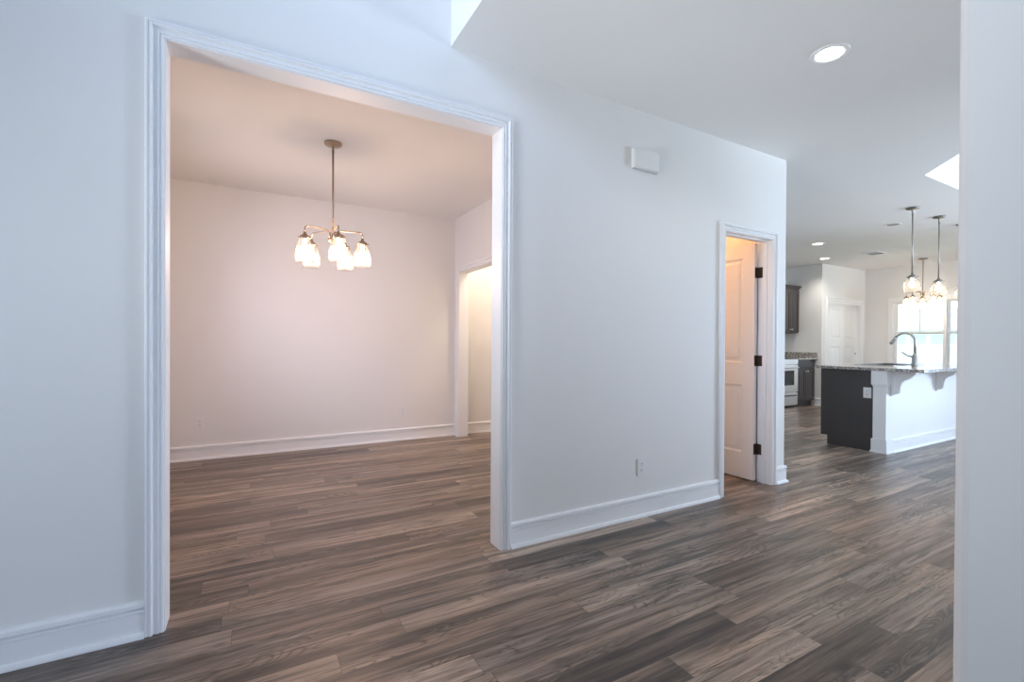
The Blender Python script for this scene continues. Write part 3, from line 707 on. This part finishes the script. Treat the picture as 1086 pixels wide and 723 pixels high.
# ------------------------------------------------------------------ kitchen run
def shaker(mb, x0, x1, y, z0, z1, th=.02, fr=.052):
    """door front facing -y, front face at y"""
    mb.box(x0, x0+fr, y, y+th, z0, z1, .002).box(x1-fr, x1, y, y+th, z0, z1, .002).box(x0+fr-.002, x1-fr+.002, y, y+th, z0, z0+fr, .002).box(x0+fr-.002, x1-fr+.002, y, y+th, z1-fr, z1, .002)
    mb.box(x0+fr-.004, x1-fr+.004, y+.009, y+th, z0+fr-.004, z1-fr+.004)
    mb.box(x0+fr+.022, x1-fr-.022, y+.005, y+th, z0+fr+.022, z1-fr-.022, .003)
def knob(x, y, z, parent):
    obj('knob', MB().lathe([(0, 0), (.006, 0), (.006, -.012), (.014, -.018), (.015, -.025), (.009, -.030), (0, -.031)], (x, y, z), 16, 'y'), 'steel', parent, label='small bright knob')
FYB = 5.09; BX0, BX1 = 8.88, 9.485
bc = thing('base_cabinet', 'charcoal base cabinet with drawer and two doors beside the range', 'cabinet', ((BX0+BX1)/2, FYB, 0))
b_ = MB(); b_.prism([(FYB+.075, 0), (KY-.002, 0), (KY-.002, .894), (FYB+.021, .894), (FYB+.021, .105), (FYB+.075, .105)], lambda a, z, x: (x, a, z), BX0, BX1)
obj('carcass', b_, 'cab', bc)
mid = (BX0+BX1)/2
df = obj('drawer', MB().box(BX0+.012, BX1-.012, FYB, FYB+.02, .745, .868, .004), 'cab', bc)
for a, b2, kx in ((BX0+.012, mid-.006, mid-.035), (mid+.006, BX1-.012, mid+.035)):
    dm = MB(); shaker(dm, a, b2, FYB, .135, .715); dn = obj('door', dm, 'cab', bc); knob(kx, FYB, .672, dn)
wt = thing('range_side_countertop', 'granite countertop with side splash beside the range', 'countertop', (9.2, 5.06, .895))
obj('granite_slab', MB().box(BX0-.004, PX0-.001, 5.055, KY-.001, .8955, .926, .003), 'granite', wt)
obj('side_splash', MB().box(PX0-.021, PX0-.001, 5.065, KY-.001, .9265, 1.03, .002), 'granite', wt)
obj('back_splash', MB().box(BX0, PX0-.022, KY-.021, KY-.001, .9265, 1.03, .002), 'granite', wt)

UY = 5.39; UX0, UX1 = 8.88, 9.465
uc = thing('upper_cabinet', 'dark brown wall cabinet with crown hanging above the range side countertop', 'cabinet', ((UX0+UX1)/2, UY, 1.41))
obj('carcass', MB().box(UX0, UX1, UY+.02, KY-.001, 1.41, 2.275), 'cab', uc)
mid = (UX0+UX1)/2
for a, b2, kx in ((UX0+.01, mid-.004, mid-.032), (mid+.004, UX1-.01, mid+.032)):
    dm = MB(); shaker(dm, a, b2, UY, 1.425, 2.26); dn = obj('door', dm, 'cab', uc); knob(kx, UY, 1.475, dn)
cr_ = MB(); steps = [(0, 2.275), (.006, 2.285), (.014, 2.30), (.034, 2.325), (.04, 2.335), (.04, 2.345)]
pr = None
for o_, z in steps:
    ring = [cr_.bm.verts.new(p) for p in ((UX0-o_, UY+.015-o_, z), (UX1+o_, UY+.015-o_, z), (UX1+o_, KY-.002, z), (UX0-o_, KY-.002, z))]
    if pr:
        for i in range(4): cr_.bm.faces.new((pr[i], pr[(i+1) % 4], ring[(i+1) % 4], ring[i]))
    else: cr_.bm.faces.new(ring)
    pr = ring
cr_.bm.faces.new(pr); obj('crown_moulding', cr_, 'cab', uc)

RX0, RX1, RY = 8.105, 8.868, 5.06
rg = thing('kitchen_range', 'stainless electric range with dark oven window partly hidden by the wall end', 'range', ((RX0+RX1)/2, RY, 0))
obj('body', MB().box(RX0, RX1, RY+.035, KY-.02, .05, .905, .004), 'steel', rg)
obj('kick', MB().box(RX0+.02, RX1-.02, RY+.07, KY-.05, 0.001, .05), 'black', rg, label='black recessed kick')
od = obj('oven_door', MB().box(RX0+.006, RX1-.006, RY, RY+.034, .30, .80, .006), 'steel', rg)
obj('oven_window', MB().box(RX0+.13, RX1-.13, RY-.003, RY+.002, .43, .70, .001), 'ovenglass', od, label='dark glass oven window')
hd = MB().tube([(RX0+.06, RY-.045, .755), (RX1-.06, RY-.045, .755)], .011, 12); hd.tube([(RX0+.09, RY, .755), (RX0+.09, RY-.045, .755)], .008, 8).tube([(RX1-.09, RY, .755), (RX1-.09, RY-.045, .755)], .008, 8)
obj('door_handle', hd, 'steel', od)
dw = obj('storage_drawer', MB().box(RX0+.006, RX1-.006, RY+.004, RY+.034, .06, .285, .006), 'steel', rg)
obj('drawer_pull', MB().box(RX0+.2, RX1-.03, RY+.001, RY+.006, .225, .245, .001), 'black', dw, label='dark drawer pull')
obj('control_panel', MB().box(RX0+.002, RX1-.002, RY+.002, RY+.036, .81, .905, .005), 'steel', rg)
obj('cooktop', MB().box(RX0, RX1, RY+.02, KY-.08, .905, .918, .003), 'ovenglass', rg, label='black glass cooktop')
bgd = obj('backguard', MB().box(RX0, RX1, KY-.08, KY-.02, .905, 1.06, .006), 'steel', rg)
for i in range(4): obj('control_knob', MB().lathe([(0, 0), (.018, 0), (.016, -.022), (0, -.024)], (RX0+.12+i*.17, KY-.08, .99), 16, 'y'), 'black', bgd)

# ------------------------------------------------------------------ outside the far windows
g = MB().quad((WX+.2, -40, -.35), (110, -40, -.35), (110, 70, -.35), (WX+.2, 70, -.35))
struct('ground', g, 'grass', 'pale lawn outside the far windows')
HX = 45
nh = thing('neighbor_house', 'pale low house with grey roof seen through the far window', 'house', (HX, 14, -.35))
obj('wall', MB().box(HX, HX+9, 3, 26, -.35, 2.45), 'siding', nh)
rf = MB().prism([(HX-.6, 2.3), (HX-.6, 2.45), (HX+4.5, 4.3), (HX+9.6, 2.45), (HX+9.6, 2.3)], lambda a, z, y: (a, y, z), 2.4, 26.6); obj('roof', rf, 'roof', nh, label='light grey shingle roof')
for y0, y1 in ((17.2, 18.4), (15.9, 16.9), (14.2, 15.6), (12.6, 13.3), (10.6, 11.8), (8.3, 9.6), (19.5, 20.7)):
    wf = MB().box(HX-.06, HX+.01, y0-.08, y1+.08, 1.22, 2.08)
    o = obj('window', wf, 'vinyl', nh); obj('pane', MB().box(HX-.075, HX-.055, y0, y1, 1.3, 2.0), 'hwin', o, label='blue grey glass')
